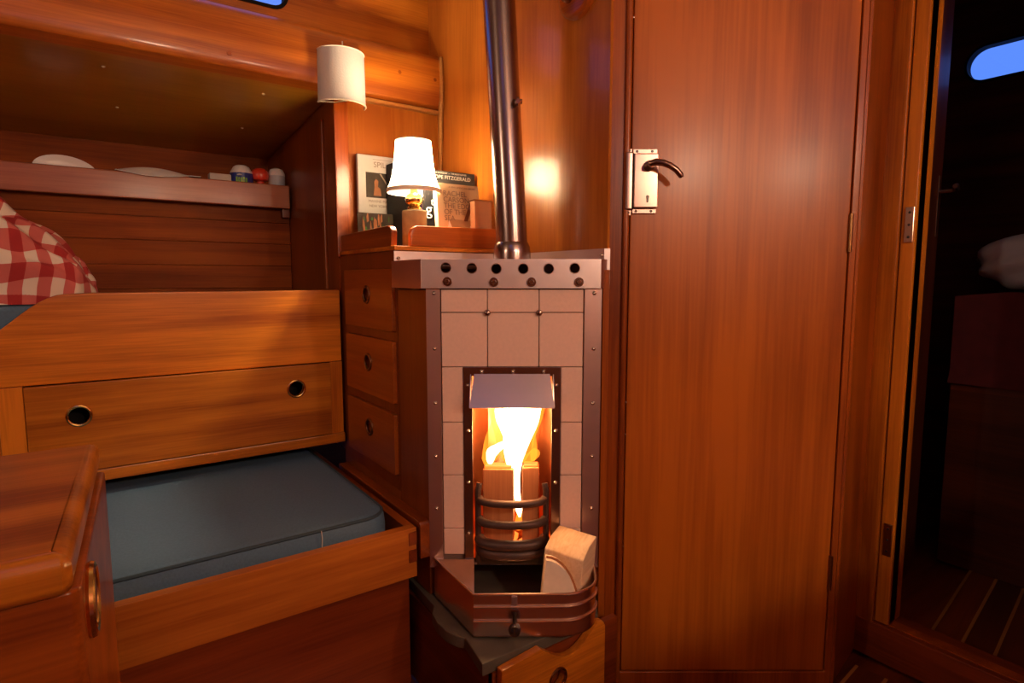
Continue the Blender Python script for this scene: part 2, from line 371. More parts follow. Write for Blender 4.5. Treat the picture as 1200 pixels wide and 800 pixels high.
# diagonal door and its frame
dx, dy = D(0, 1.235)
df = struct('trim_2', P('y', rect(.199, .722, FZ, 1.90), [rect(.2415, .7005, .006, 1.78)], 0, .045, .002), 'red_z', 'mahogany door frame set diagonally between bulkhead and passage', 'door frame', (dx, dy, 0), ROT)
obj('bead', TB([(.2345, -.003, FZ+.001), (.2345, -.003, 1.88)], .0065, n=12), 'red_z', df)
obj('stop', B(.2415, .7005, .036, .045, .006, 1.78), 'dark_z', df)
dr = struct('door_1', B(.2440, .6985, .002, .034, .008, 1.778, bev=.003), 'door', 'flush mahogany door with a brass rim lock and lever handle', 'door', (dx, dy, 0), ROT)
for z0 in (.937, .20, 1.60):
    hg = obj('hinge', TB([(.6995, -.001, z0), (.6995, -.001, z0+.078)], .0042, n=10), 'oldbrass', dr)
lk = obj('lock_case', B(.2465, .297, -.014, .003, 1.025, 1.134, bev=.003), 'nickel', dr)
for z0, z1 in ((1.1345, 1.144), (1.015, 1.0245)):
    fg = obj('lock_flange', B(.2465, .296, -.004, .003, z0, z1, bev=.0008, seg=1), 'nickel', lk)
    for x in (.2545, .2855): obj('screw', LT([(.0001, -.0012), (.0026, -.0012), (.003, 0)], (x, -.004, (z0+z1)/2), 'y', 10), 'black', fg)
obj('keyhole', P('y', [(.2755+.0032*math.cos(t), 1.0475+.0032*math.sin(t)) for t in [(-.6+k*(PI+1.2)/12) for k in range(13)]]+[(.2738, 1.036), (.2772, 1.036)][::1], [], -.0146, -.0138), 'black', lk)
ke = obj('keep', B(.231, .2448, -.015, .002, 1.022, 1.136, bev=.003), 'nickel', dr)
for z0, z1 in ((1.1365, 1.144), (1.0105, 1.0215)):
    kf = obj('keep_flange', B(.2315, .2442, -.007, .002, z0, z1, bev=.0008, seg=1), 'nickel', ke)
    obj('screw', LT([(.0001, -.0012), (.0024, -.0012), (.003, 0)], (.238, -.007, (z0+z1)/2), 'y', 10), 'black', kf)
hd = obj('rose', LT([(.0105, -.014), (.0105, -.019), (.0085, -.026), (.007, -.038), (.0001, -.039)], (.2765, 0, 1.108), 'y', 20), 'bronze', dr)
obj('lever', TB([(.274, -.036, 1.109), (.285, -.041, 1.111), (.298, -.044, 1.109), (.312, -.046, 1.103), (.324, -.046, 1.095), (.333, -.045, 1.085), (.335, -.044, 1.081)], [.006, .007, .0065, .0062, .006, .0058, .0045], n=12), 'bronze', hd)
for z in (1.40, .62, .30, .55): obj('pin', LT([(.0001, -.0012), (.002, -.0008), (.0024, 0)], (.2425, -.001, z), 'y', 8), 'nickel', df)

# passage wall and doorway to the forward cabin
struct('wall_passage', P('z', [(1.297, .590), (1.50, .628), (1.50, .66), (1.31, .63)], [], FZ, 1.90), 'red_z', 'narrow mahogany panel between the door and the dark doorway', 'wall')
struct('wall_bulkhead', P('x', rect(-1.05, .66, FZ, 1.90), [rect(.03, .556, .062, 1.80)], 1.50, 1.53), 'red_z', 'bulkhead with the open doorway to the forward cabin', 'wall')
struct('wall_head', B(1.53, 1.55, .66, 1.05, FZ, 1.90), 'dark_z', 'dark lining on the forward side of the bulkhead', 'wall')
cs = struct('trim_3', P('x', [(.628, FZ), (.628, 1.86), (-.04, 1.86), (-.04, FZ), (.0, FZ), (.0, 1.82), (.588, 1.82), (.588, FZ)], [], 1.486, 1.50, .003), 'org_z', 'mahogany casing around the doorway', 'door casing')
obj('jamb', B(1.492, 1.56, .556, .586, .062, 1.82, bev=.004), 'org_z', cs)
for z0 in (.962, .232):
    h_ = obj('hinge_leaf', B(1.4885, 1.492, .560, .578, z0, z0+.078, bev=.001, seg=1), 'screw' if z0 > .5 else 'oldbrass', cs)
    for zz in (.012, .039, .066): obj('screw', LT([(.0001, -.0008), (.0026, -.0005), (.003, 0)], (1.4885, .569, z0+zz), 'x', 10), 'black', h_)
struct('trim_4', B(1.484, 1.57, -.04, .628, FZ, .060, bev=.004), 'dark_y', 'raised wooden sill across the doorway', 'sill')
# forward cabin shell
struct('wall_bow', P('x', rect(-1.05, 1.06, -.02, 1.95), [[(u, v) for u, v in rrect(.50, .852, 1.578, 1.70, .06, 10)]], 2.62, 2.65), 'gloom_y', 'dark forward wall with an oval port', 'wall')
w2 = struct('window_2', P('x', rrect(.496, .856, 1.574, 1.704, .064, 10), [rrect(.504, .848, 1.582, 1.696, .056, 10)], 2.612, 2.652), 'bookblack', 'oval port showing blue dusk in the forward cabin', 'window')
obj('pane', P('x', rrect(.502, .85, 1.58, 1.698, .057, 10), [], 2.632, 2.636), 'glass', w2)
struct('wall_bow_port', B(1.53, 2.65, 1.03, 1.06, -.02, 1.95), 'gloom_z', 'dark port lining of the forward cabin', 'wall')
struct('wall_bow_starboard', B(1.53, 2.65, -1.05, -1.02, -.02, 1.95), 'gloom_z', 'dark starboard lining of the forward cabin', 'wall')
# rest of the saloon behind the camera
struct('ceiling', P('z', rect(-1.72, 2.72, -1.12, 1.72), [rrect(-.62, -.12, -.45, .10, .04)], 1.90, 1.93), plain('painted_deckhead', (.42, .33, .26), .5), 'pale painted cabin top', 'ceiling')
struct('wall_aft', B(-1.70, -1.67, -1.10, 2.38, FZ, 1.90), 'red_z', 'aft bulkhead of the saloon', 'wall')
sw = [rrect(-.55, .15, 1.50, 1.72, .04), rrect(.75, 1.30, 1.50, 1.72, .04)]
struct('wall_starboard', P('y', rect(-1.70, 1.50, FZ, 1.90), sw, -1.10, -1.07), 'org_x', 'starboard cabin side with two windows', 'wall')
for k, (u0, u1) in enumerate(((-.55, .15), (.75, 1.30))):
    w3 = struct('window_%d' % (3+k), P('y', rrect(u0-.01, u1+.01, 1.49, 1.73, .045), [rrect(u0+.006, u1-.006, 1.506, 1.714, .036)], -1.105, -1.062), 'bookblack', 'starboard cabin window number %s from the bulkhead' % ('two', 'one')[k], 'window')
    obj('pane', P('y', rrect(u0+.004, u1-.004, 1.504, 1.716, .037), [], -1.088, -1.084), 'glass', w3)

w5 = struct('window_5', P('z', rrect(-.65, -.09, -.48, .13, .05), [rrect(-.614, -.126, -.444, .094, .038)], 1.885, 1.95), 'red_x', 'unseen square hatch added in the cabin top for blue light', 'window')  # hatch added overhead, out of view, to bring blue light onto the steel
obj('pane', P('z', rrect(-.616, -.124, -.446, .096, .038), [], 1.935, 1.940), 'glass', w5)
tb = thing('added_table', 'unseen mahogany table added on the starboard side to shade the door foot', 'table', (.70, -.44, FZ))  # unseen table added so its shadow darkens the lower door and floor
obj('top', B(.15, 1.40, -.74, -.14,   .745, .775, bev=.006), 'red_x', tb, True)
for x in (.30, 1.10): obj('leg', B(x-.03, x+.03, -.47, -.41, FZ, .7445, bev=.004), 'red_z', tb, True)

# ================================================================== THE BERTH
be = thing('berth', 'built-in mahogany berth with a curved leeboard front and one wide drawer', 'berth', (.2, 1.60, 0))
top = [(-1.60, .66), (-.30, .70)]
for k in range(13):
    t = k/12; top.append((-.235+t*.19, .735+.114*(3*t*t-2*t**3)))
top += [(.0, .851), (.558, .852)]
obj('leeboard', P('y', [(-1.60, .655), (.558, .655)][::1]+top[::-1], [], 1.598, 1.622, .0035), 'org_x', be, True)
obj('stile', B(.5235, .558, 1.598, 1.622, .432, .6545, bev=.0015), 'org_z', be, True)
obj('stile', B(-.172, -.1295, 1.598, 1.622, .432, .6545, bev=.0015), 'org_z', be, True)
obj('end_board', B(-1.60, -.1725, 1.600, 1.622, .432, .6545, bev=.0015), 'org_x', be, True)
obj('bottom_rail', B(-1.60, .560, 1.590, 1.625, .426, .4545, bev=.005), 'org_x', be, True)
dw = obj('drawer', P('y', rect(-.128, .522, .456, .653), [circ(-.037, .582, .0205), circ(.429, .592, .0205)], 1.588, 1.606, .0015), 'org_x', be, True)
for x, z in ((-.037, .582), (.429, .592)): obj('finger_ring', torus((x, 1.5875, z), .0215, .0036, 'y'), 'brass', dw, True)
obj('hole_shade_sheet', B(-.128, .522, 1.65, 1.66, .456, .653), 'bookblack', be, True)  # black sheet stands in for the shade behind the finger holes
obj('platform', B(-1.60, .563, 1.623, 2.085, .70, .715), 'dark_x', be, True)
obj('inner_back', B(-1.60, .563, 1.96, 1.975, .26, .70), 'dark_x', be, True)
mt = tag(obj('berth_mattress', P('z', rrect(-1.58, .55, 1.628, 2.082, .04), [], .717, .826, .014), 'blue'), 'blue canvas mattress on the berth, mostly hidden behind the leeboard', 'mattress')
# gingham quilt heaped at the left of the berth
def quilt():
    bm = bmesh.new(); uvl = bm.loops.layers.uv.new('UVMap')
    prof = [(-.95, .20), (-.60, .30), (-.40, .295), (-.28, .265), (-.18, .235), (-.115, .180), (-.07, .142), (-.024, .095), (.004, .045), (.018, .004)]
    def H(a):
        for (a0, h0), (a1, h1) in zip(prof, prof[1:]):
            if a <= a1: return h0+(h1-h0)*(a-a0)/(a1-a0)
        return .004
    nu, nv = 120, 60; g = []; au = 0; lastp = None
    for i in range(nu+1):
        s = i/nu; a = -.95+.968*(1-(1-s)**1.25); h = sum(H(a+d*.02) for d in (-1, 0, 1))/3 if i < nu-2 else H(a)
        if lastp: au += math.hypot(a-lastp[0], h-lastp[1])
        lastp = (a, h); row = []; av = 0; lq = None
        wid = .20*min(1, (h/.12)**.5+.15)
        for j in range(nv+1):
            t = -1+2*j/nv
            y = 1.835+wid*math.copysign(abs(math.sin(t*PI/2))**.9, t); z = h*max(0, math.cos(t*PI/2))**.55
            if lq: av += math.hypot(y-lq[0], z-lq[1])
            lq = (y, z)
            k = min(1, z/.08)
            fold = .017*math.sin(20*a+6*t+2*math.sin(5*t+4*a))+.010*math.sin(33*a-9*t+1.7)+.006*math.sin(24*t+20*a)
            row.append((bm.verts.new((a+.3*fold*k, y-.7*fold*k, .827+z+fold*k)), (au+.012*math.sin(9*t+a*5), av+.014*math.sin(14*a+3*t)+.3*a)))
        g.append(row)
    for i in range(nu):
        for j in range(nv):
            q = [g[i][j], g[i+1][j], g[i+1][j+1], g[i][j+1]]
            f = bm.faces.new([x[0] for x in q])
            for lp, x in zip(f.loops, q): lp[uvl].uv = x[1]
    bmesh.ops.recalc_face_normals(bm, faces=bm.faces)
    return bm
tag(obj('gingham_quilt', quilt(), 'gingham'), 'red and white checked quilt heaped on the blue berth mattress', 'quilt')
# shelf under the side deck
sh = thing('berth_shelf', 'mahogany shelf with a deep front lip running above the berth', 'shelf', (-.3, 2.06, 1.11))
obj('front_lip', B(-1.60, .556, 2.045, 2.066, 1.113, 1.188, bev=.004), wood('shelf_lip_mahogany', (.28, .07, .025), (.44, .13, .05), 'x', across=14, var=0, rough=.4), sh, True)
obj('shelf_board', B(-1.60, .556, 2.066, 2.355, 1.120, 1.134), 'red_x', sh, True)
obj('bracket', B(.535, .56, 2.066, 2.086, 1.085, 1.120, bev=.003), 'dark_z', sh, True)
SZ = 1.134
d_ = LT([(.0001, .0), (.045, .001), (.060, .005), (.078, .012), (.080, .015), (.060, .009), (.045, .005), (.0001, .004)], axis='y', n=40)
for v in d_.verts: v.co.y *= -1; v.co.x *= .92; v.co.z *= .54
bmesh.ops.recalc_face_normals(d_, faces=d_.faces)
o = tag(obj('oval_dish', d_, 'white', loc=(-.036, 2.108, 1.1795)), 'white oval dish leaning behind the lip of the berth shelf', 'dish'); o.rotation_euler = (math.radians(-14), math.radians(7), 0)
g = []
for i in range(25):
    t = i/24; x = .078+.215*t; dr_ = math.sin(PI*min(1, t*1.15)) if t < .87 else 0; up_ = math.sin(PI*min(1., .10+t*.90))
    cs_ = [(2.034+k*.010, 1.1905-.010*dr_*(1-k/6)**2+(k/6)*.022*up_) for k in range(7)]
    g.append([(x, y, z) for y, z in cs_]+[(x, y+.0008, z-.0016) for y, z in cs_[::-1]])
bm = loops(g)
tag(obj('folded_paper', bm, 'loosepaper'), 'folded white paper lying over the lip of the berth shelf', 'paper')
tag(obj('small_carton', B(.325, .388, 2.085, 2.12, SZ, 1.213, bev=.003), plain('pale_carton', (.62, .52, .45), .7, noise=.15, nscale=50)), 'small pale carton on the berth shelf beside the blue-labelled bottle', 'carton')
bt = thing('spray_bottle', 'white capped bottle with a blue and green label on the berth shelf', 'bottle', (.422, 2.105, SZ))
obj('body', LT([(.031, 0), (.034, .004), (.034, .088), (.031, .091), (.0001, .092)], n=32), 'white', bt)
lb = obj('label', LT([(.0344, .020), (.0344, .087)], n=32), 'bottleblue', bt)
for k in range(5):
    zt = .071+(.002 if k in (0, 3) else 0)
    o = obj('print', P('x', rect(-.0026, .0026, .050, zt), [rect(-.0010, .0010, .061, .066)] if k % 2 else [], .0340, .0350), 'limegreen', lb); o.rotation_euler = (0, 0, -PI/2-.62+k*.21)
o = obj('script_print', P('x', [(-.007, .078), (.006, .078), (.008, .081), (.001, .083), (-.006, .081)], [], .0340, .0349), 'greybottle', lb); o.rotation_euler = (0, 0, -PI/2-.38)
obj('cap', LT([(.034, .087), (.033, .092), (.024, .108), (.016, .113), (.0001, .114)], n=32), 'white', bt)
kn = thing('red_stopper', 'shiny red round stopper between two bottles on the berth shelf', 'stopper', (.478, 2.10, SZ))
obj('neck', LT([(.018, 0), (.016, .03), (.011, .06), (.012, .075)]), 'redplastic', kn)
obj('head', LT([(.012, .066), (.024, .072), (.028, .084), (.026, .098), (.016, .108), (.0001, .111)], n=20), 'redplastic', kn)
gb = thing('grey_bottle', 'pale grey round-shouldered bottle at the end of the berth shelf', 'bottle', (.53, 2.10, SZ))
obj('body', LT([(.024, 0), (.026, .004), (.026, .088), (.0262, .09)]), 'greybottle', gb)
obj('cap', LT([(.0265, .089), (.026, .098), (.02, .110), (.009, .115), (.0001, .115)]), 'white', gb)

# ================================================================== PULLED-OUT DRAWER AND ITS MATTRESS
pd = thing('pull_out_drawer', 'large dovetailed wooden drawer pulled out under the berth', 'drawer', (.1, 1.30, .245))
obj('front', P('y', [(-.60, .247), (.5345, .247), (.5345, .277), (.518, .279), (.518, .3165), (.5345, .318), (.5345, .309), (.5345, .309)][:0] or [(-.60, .247), (.5345, .247), (.5345, .279), (.5165, .281), (.5165, .308), (.5345, .3085), (.5345, .3175), (.5165, .318), (.5165, .346), (.5345, .3475), (.5345, .356), (-.60, .356)], [], 1.100, 1.122, .001),
    wood('drawer_front_mahogany', (.33, .075, .008), (.58, .175, .022), 'x', rough=.4, across=14, var=0), pd, True)
obj('side', B(.515, .5345, 1.122, 1.90, .247, .356, bev=.001), 'red_y', pd, True)
for z0, z1 in ((.2805, .3083), (.3182, .3468)): obj('dovetail', B(.5168, .5348, 1.0995, 1.1225, z0, z1), 'dark_y', pd, True)
obj('bottom', B(-.60, .515, 1.122, 1.90, .247, .256), 'dark_x', pd, True)
obj('cleat', B(.497, .515, 1.124, 1.136, .257, .335, bev=.001), 'org_z', pd, True)
bc = thing('drawer_mattress', 'blue canvas mattress lying inside the pulled-out drawer', 'mattress', (.05, 1.45, .257))
out = rrect(-.58, .496, 1.136, 1.88, .055, 8)
def cush(o, z0, z1, crown):
    bm = bmesh.new(); lev = [(z0, -.012), (z0+.01, -.002), (z0+.03, .001), (z1-.03, .001), (z1-.010, -.001), (z1-.003, -.006), (z1+.002, -.02)]
    cx, cy = sum(p[0] for p in o)/len(o), sum(p[1] for p in o)/len(o); rings = []
    for z, d in lev:
        rings.append([bm.verts.new((x+d*(1 if x > cx else -1), y+d*(1 if y > cy else -1), z)) for x, y in o])
    for s, z in ((.8, z1+crown*.6), (.5, z1+crown), (.2, z1+crown)):
        rings.append([bm.verts.new((cx+(x-cx)*s, cy+(y-cy)*s, z)) for x, y in o])
    n = len(o)
    for a, b_ in zip(rings, rings[1:]):
        for k in range(n): bm.faces.new((a[k], a[(k+1) % n], b_[(k+1) % n], b_[k]))
    bm.faces.new(rings[-1]); bm.faces.new(rings[0]); bmesh.ops.recalc_face_normals(bm, faces=bm.faces); return bm
obj('cover', cush(out, .258, .386, .006), 'blue', bc, True)
pip = [(x+(-.004 if x > 0 else .004), y+(-.004 if y > 1.5 else .004), .382) for x, y in out]
obj('piping', TB(pip+[pip[0]], .0035, n=6, cap=False), 'bluepipe', bc, True)
obj('thread', TB([(.344, 1.1335, .384), (.345, 1.1325, .37), (.344, 1.1335, .345)], .0009, n=5), 'paper', bc, True)
# base below the drawer
sb = thing('settee_base', 'dark mahogany base panel below the pulled-out drawer', 'panel', (.1, 1.17, FZ))
obj('front_panel', B(-1.60, .5395, 1.150, 1.172, FZ, .232, bev=.003), wood('base_mahogany', (.16, .022, .005), (.30, .052, .010), 'x', rough=.3, across=16, var=0), sb, True)
obj('top_board', B(-1.60, .5395, 1.172, 1.96, .232, .244), 'dark_x', sb, True)

# ================================================================== DRAWER CABINET AND COUNTER
dc = thing('drawer_cabinet', 'mahogany cabinet of three small drawers beside the stove', 'cabinet', (.57, 1.40, FZ))
DR = [(.760, .905), (.592, .737), (.421, .566)]
obj('face_frame', P('x', rect(1.243, 1.612, .385, .945), [rect(1.2525, 1.5595, z0-.001, z1+.001) for z0, z1 in DR], .566, .584), 'side', dc, True)
obj('lower_side', P('x', [(1.243, FZ), (1.612, FZ), (1.612, .3845), (1.243, .3845)], [], .566, .584), 'side', dc, True)
obj('stove_side', B(.566, .584, 1.101, 1.2425, .1945, .858, bev=.002), 'side', dc, True)
obj('runner', P('x', [(1.094, .285), (1.094, .356), (1.10, .365), (1.60, .365), (1.60, .335), (1.12, .335), (1.115, .285)], [], .5405, .566, .002), 'red_y', dc, True)
for (z0, z1), hz in zip(DR, (.843, .674, .508)):
    dd = obj('drawer', P('x', rrect(1.2535, 1.5585, z0, z1, .004, 3), [circ(1.404, hz, .0185)], .557, .573, .002), 'drawerface', dc, True)
    obj('finger_ring', torus((.5565, 1.404, hz), .0195, .0036, 'x'), 'oldbrass', dd, True)
obj('inner_back', B(.64, .65, 1.25, 1.60, .40, .93), 'bookblack', dc, True)  # black panel puts the darkness inside the drawer holes into colour
obj('front_side', B(.584, .86, 1.243, 1.26, .50, .945), 'side', dc, True)
ct = thing('counter', 'varnished counter top with rounded fiddle rails above the small drawers', 'counter', (.72, 1.43, .945))
CZ = .956
obj('top', P('z', [(.560, 1.238), (.873, 1.238), (.873, 1.610), (.560, 1.610)], [], .9455, CZ, .003), 'org_x', ct, True)
obj('fiddle_rail', P('x', [(1.272, CZ), (1.268, .990), (1.276, 1.000), (1.287, 1.004), (1.602, 1.000), (1.608, .995), (1.608, CZ)], [], .566, .582, .003), 'red_y', ct, True)
obj('fiddle_rail', P('y', [(.606, CZ), (.606, .985), (.611, .998), (.622, 1.004), (.870, 1.007), (.870, CZ)], [], 1.250, 1.266, .003), 'red_x', ct, True)

# ---- table lamp
tl = thing('table_lamp', 'lit table lamp with a white flared shade on a stone cylinder base', 'lamp', (.668, 1.355, CZ))
bs = bmesh.new(); lathe(bs, [(.0305, 0), (.0305, .090), (.029, .094), (.012, .095), (.0001, .095)], n=32)
for v in bs.verts:
    r = math.hypot(v.co.x, v.co.y)
    if r > .02 and .001 < v.co.z < .09: f_ = 1+.03*math.sin(v.co.z*300+9*math.atan2(v.co.y, v.co.x)); v.co.x *= f_; v.co.y *= f_
obj('stone_base', bs, 'stone', tl)
bu = obj('brass_burner', LT([(.012, .095), (.017, .097), (.018, .102), (.013, .106), (.020, .112), (.022, .120), (.021, .128), (.016, .134), (.010, .137), (.008, .150), (.0001, .151)], n=28), 'brass', tl)
for k in range(10):
    a_ = 2*PI*k/10; obj('air_slot', LT([(.0001, .0008), (.0022, .0006), (.0028, -.002)], (.0212*math.cos(a_), .0212*math.sin(a_), .122), 'z', 8), 'black', bu)
sh_ = obj('lamp_shade', LT([(.066, .140), (.0655, .146), (.0595, .157), (.0545, .172), (.0495, .198), (.0460, .228), (.0432, .262)], n=40), 'shade_on', tl)
sh_.data.polygons  # open at both ends:
bm = bmesh.new(); bm.from_mesh(sh_.data)
bmesh.ops.delete(bm, geom=[f for f in bm.faces if len(f.verts) > 8], context='FACES'); bm.to_mesh(sh_.data); bm.free()
obj('lower_trim', LT([(.0652, .1475), (.0668, .1465), (.0674, .141), (.0668, .1375), (.0650, .1370)], n=40), 'trimband', sh_)
bm = bmesh.new(); bm.from_mesh(bpy.data.objects['lower_trim'].data)
bmesh.ops.delete(bm, geom=[f for f in bm.faces if len(f.verts) > 8], context='FACES'); bm.to_mesh(bpy.data.objects['lower_trim'].data); bm.free()
obj('upper_trim', torus((0, 0, .262), .0434, .0016, 'z', 40), 'trimband', sh_)
obj('harp', TB([(0, 0, .150), (0, 0, .262)], .0018, n=6), 'brass', tl)
pt_light('table_lamp_bulb', (.012, -.012, .205), P_LAMP, (1, .80, .52), .018, tl)

# ---- books and pictures on the counter
def book(name, label, w_, h_, t_, cover, pages, loc, rz=0, tilt=0, group=None, cat='book'):
    b_ = thing(name, label, cat, loc, 0, group); b_.rotation_euler = (tilt, 0, rz)
    obj('cover', (lambda bm: (box(bm, 0, w_, 0, .002, 0, h_, bev=.0006, seg=1), box(bm, 0, w_, t_-.002, t_, 0, h_, bev=.0006, seg=1), box(bm, 0, .0025, .002, t_-.002, 0, h_))[0])(bmesh.new()), cover, b_)
    obj('pages', B(.0025, w_-.003, .002, t_-.002, .002, h_-.003), pages, b_)
    return b_
bk = book('art_book', 'tall white book with a dark photograph on its cover, leaning behind the lamp', .165, .264, .012, 'paper', 'paper', (.612, 1.580, CZ))
obj('cover_photograph', P('y', rect(.022, .100, .150, .218), [], -.0008, .0001), 'photo', bk)
ph = obj('lit_figure', P('y', [(.043, .156), (.066, .156), (.063, .176), (.056, .180), (.058, .196), (.051, .201), (.046, .194), (.047, .180)], [], -.0014, -.0008), 'skin', bk)
obj('light_streak', P('y', [(.062, .216), (.066, .216), (.094, .176), (.091, .174)], [], -.0014, -.0008), 'greyink', bk)
text('title', 'SPIL', .021, 'greyink', bk, FACE_B(.045, -.0006, .233))
obj('title_rule', B(.043, .11, -.0006, .0001, .2535, .2543), 'greyink', bk)
text('imprint', 'MAXINE MAS', .0105, 'greyink', bk, FACE_B(.028, -.0006, .137))
text('imprint', 'NEW YORK CITY', .0100, 'greyink', bk, FACE_B(.030, -.0006, .124))
pc = thing('landscape_photograph', 'dark landscape print of trees and water propped below the white book', 'photograph', (.588, 1.520, CZ)); pc.rotation_euler = (math.radians(-7), 0, 0)
obj('card', B(0, .125, 0, .002, 0, .103), 'photo', pc)
rnd = random.Random(3)
for k in range(26):
    x = rnd.uniform(.012, .112); c = 'green' if x > .07 or rnd.random() < .3 else 'skin'
    z = rnd.uniform(.050, .094); w_, h_ = rnd.uniform(.002, .006), rnd.uniform(.005, .014)*(1.5 if c == 'skin' else .8)
    obj('print_patch', P('y', [(x-w_/2, z-h_), (x+w_/2, z-h_*.8), (x+w_*.4, z+h_*.6), (x, min(.102, z+h_)), (x-w_*.5, z)], [], -.0006-.00002*k, .0001), c, pc)
bk = book('black_spine_book', 'black book standing upright between the white book and the lamp', .029, .240, .14, 'bookblack', 'paper', (.690, 1.43, CZ))
bk = book('purple_spine_book', 'slim purple book standing beside the black upright book', .020, .185, .12, 'bookpurple', 'paper', (.7205, 1.43, CZ))
text('spine_title', 'ILVA', .012, 'greyink', bk, FACE_B(.006, -.0006, .12) @ Matrix.Rotation(-PI/2, 4, 'Z') @ Matrix.Translation((-.05, -.0, 0)))
book('pale_spine_book', 'slim pale grey book standing beside the purple one', .012, .185, .12, 'paper', 'paper', (.7425, 1.43, CZ))
book('blue_spine_book', 'slim blue book standing in the row behind the lamp', .012, .178, .12, 'bookblue', 'paper', (.7560, 1.43, CZ))
book('orange_spine_book', 'slim orange book standing at the end of the row behind the lamp', .016, .190, .12, 'bookorange', 'paper', (.7695, 1.43, CZ))
bk = book('garden_book', 'black book with a large white letter and green leaves behind the lamp base', .095, .150, .011, 'bookblack', 'paper', (.6995, 1.356, CZ), tilt=math.radians(-1))
text('title', 'g', .042, 'letter', bk, FACE_B(.0015, -.0006, .088))
text('title', 't', .026, 'letter', bk, FACE_B(.0165, -.0006, .112))
for k in range(5):
    x = .003+k*.004; obj('printed_leaf', P('y', [(x, .018), (x+.004, .040+.004*k), (x+.009, .060), (x+.006, .036)], [], -.0007, .0001), 'green', bk)
bk = book('dark_novel', 'dark novel with white capital lettering standing behind the cream paperback', .150, .208, .022, 'bookblack', 'paper', (.716, 1.3745, CZ), rz=-.02, tilt=math.radians(-5))
text('title', 'THE BOOKSHOP  ---  THE BLUE FLOWER', .0054, 'letter', bk, FACE_B(.026, -.0006, .2005))
text('author', 'PENELOPE FITZGERALD', .0138, 'letter', bk, FACE_B(-.010, -.0006, .1865))
bk = book('cream_paperback', 'cream paperback with grey capitals and a shell drawing leaning beside the flue', .122, .165, .020, 'cream', 'cream', (.7125, 1.304, CZ), rz=-.02, tilt=math.radians(-7))
text('publisher_line', 'A NEW AMERICAN LIBRARY', .0062, 'greyink', bk, FACE_B(.034, -.0006, .154))
for k, s in enumerate(('RACHEL', 'CARSON', 'THE EDGE', 'OF THE', 'SEA')): text('title', s, .0185, 'greyink', bk, FACE_B(.017, -.0006, .134-k*.0155))
obj('rule', B(.018, .066, -.0006, .0001, .074, .0748), 'greyink', bk)
obj('printed_razor_shell', P('y', [(.072, .072), (.083, .072), (.102, .118), (.099, .125), (.093, .120)], [], -.0007, .0001), 'skin', bk)
obj('printed_shell', P('y', [(.026, .073), (.104, .075), (.092, .050), (.078, .028), (.046, .028), (.036, .050)], [], -.0006, .0001), plain('shell_print', (.40, .28, .15), .8), bk)
for q in ([(.0290, .074), (.0215, .028), (.0450, .028), (.0385, .050)], [(.1040, .098), (.0900, .060), (.0770, .028), (.1060, .028)]): obj('printed_spike', P('y', q, [], -.0009, .0001), 'letter', bk)
pb = book('brown_page_block', 'small thick brown-paged book standing on end between paperback and flue', .049, .121, .024, 'blockbook', 'blockbook', (.797, 1.2745, CZ), rz=-.03, tilt=math.radians(-2))
obj('top_cover', B(-.002, .052, -.001, .026, .121, .1245, bev=.0006, seg=1), 'oldbrass', pb)

# ================================================================== WALL SCONCES
def sconce(name, label, loc, rz, lit):
    t = thing(name, label, 'lamp', loc, rz)
    R_, hgt = .062, .130; n = 22
    def ring_(k):
        c_, s_ = math.cos(PI*k/n), math.sin(PI*k/n); zr = ((0, R_), (hgt*.5, R_*.99), (hgt, R_*.97))
        return [(r*c_, -.06*s_*r/R_-.004, z) for z, r in zr]+[((r-.0016)*c_, -.06*s_*(r-.0016)/R_-.004, z) for z, r in zr[::-1]]
    bm = loops([ring_(k) for k in range(n+1)])
    s_ = obj('shade', bm, 'shade_on' if lit else 'shade_off', t)
    arc = lambda z, r: [(r*math.cos(PI*k/n), -.06*math.sin(PI*k/n)*r/R_-.004, z) for k in range(n+1)]
    obj('hem', TB(arc(.0, R_), .0022, n=6), 'trimband', s_)
    obj('hem', TB(arc(hgt, R_*.97), .0016, n=6), 'trimband', s_)
    obj('shade_brace', TB([(-R_*.98, -.004, .002), (-.02, -.012, .004), (0, -.058, .002)], .0016, n=6), 'trimband', t)
    obj('backplate', B(-.018, .018, -.004, 0, .02, hgt*.9, bev=.002), 'brass', t)
    obj('finial', LT([(.014, hgt-.002), (.013, hgt+.006), (.006, hgt+.010), (.002, hgt+.014), (.0016, hgt+.026), (.0001, hgt+.027)], (0, -.022, 0), 'z', 14), 'trimband', t)
    obj('lamp_holder', LT([(.009, .035), (.009, .070), (.0001, .072)], (0, -.022, 0), 'z', 12), 'brass', t)
    if lit: pt_light(name+'_bulb', (0, -.075, .075), lit, WARM, .045, t)
    return t
sconce('wall_sconce', 'unlit wall light with a half-round cream linen shade on the beam', (.566, 1.567, 1.333), 0, 0)
sconce('lit_wall_sconce', 'lit half-round wall light between the two starboard windows', (.38, -1.070, 1.36), PI, P_SCONCE)
sconce('lit_wall_sconce', 'lit half-round wall light on the starboard cabin side beside the bulkhead', (.90, -1.070, 1.30), PI, P_SCONCE2)
sconce('aft_fill_sconce', 'added fill light shaped as a half-round wall light on the aft bulkhead', (-1.67, .45, 1.42), PI/2, P_AFT_FILL)  # unseen lamp added aft as general fill
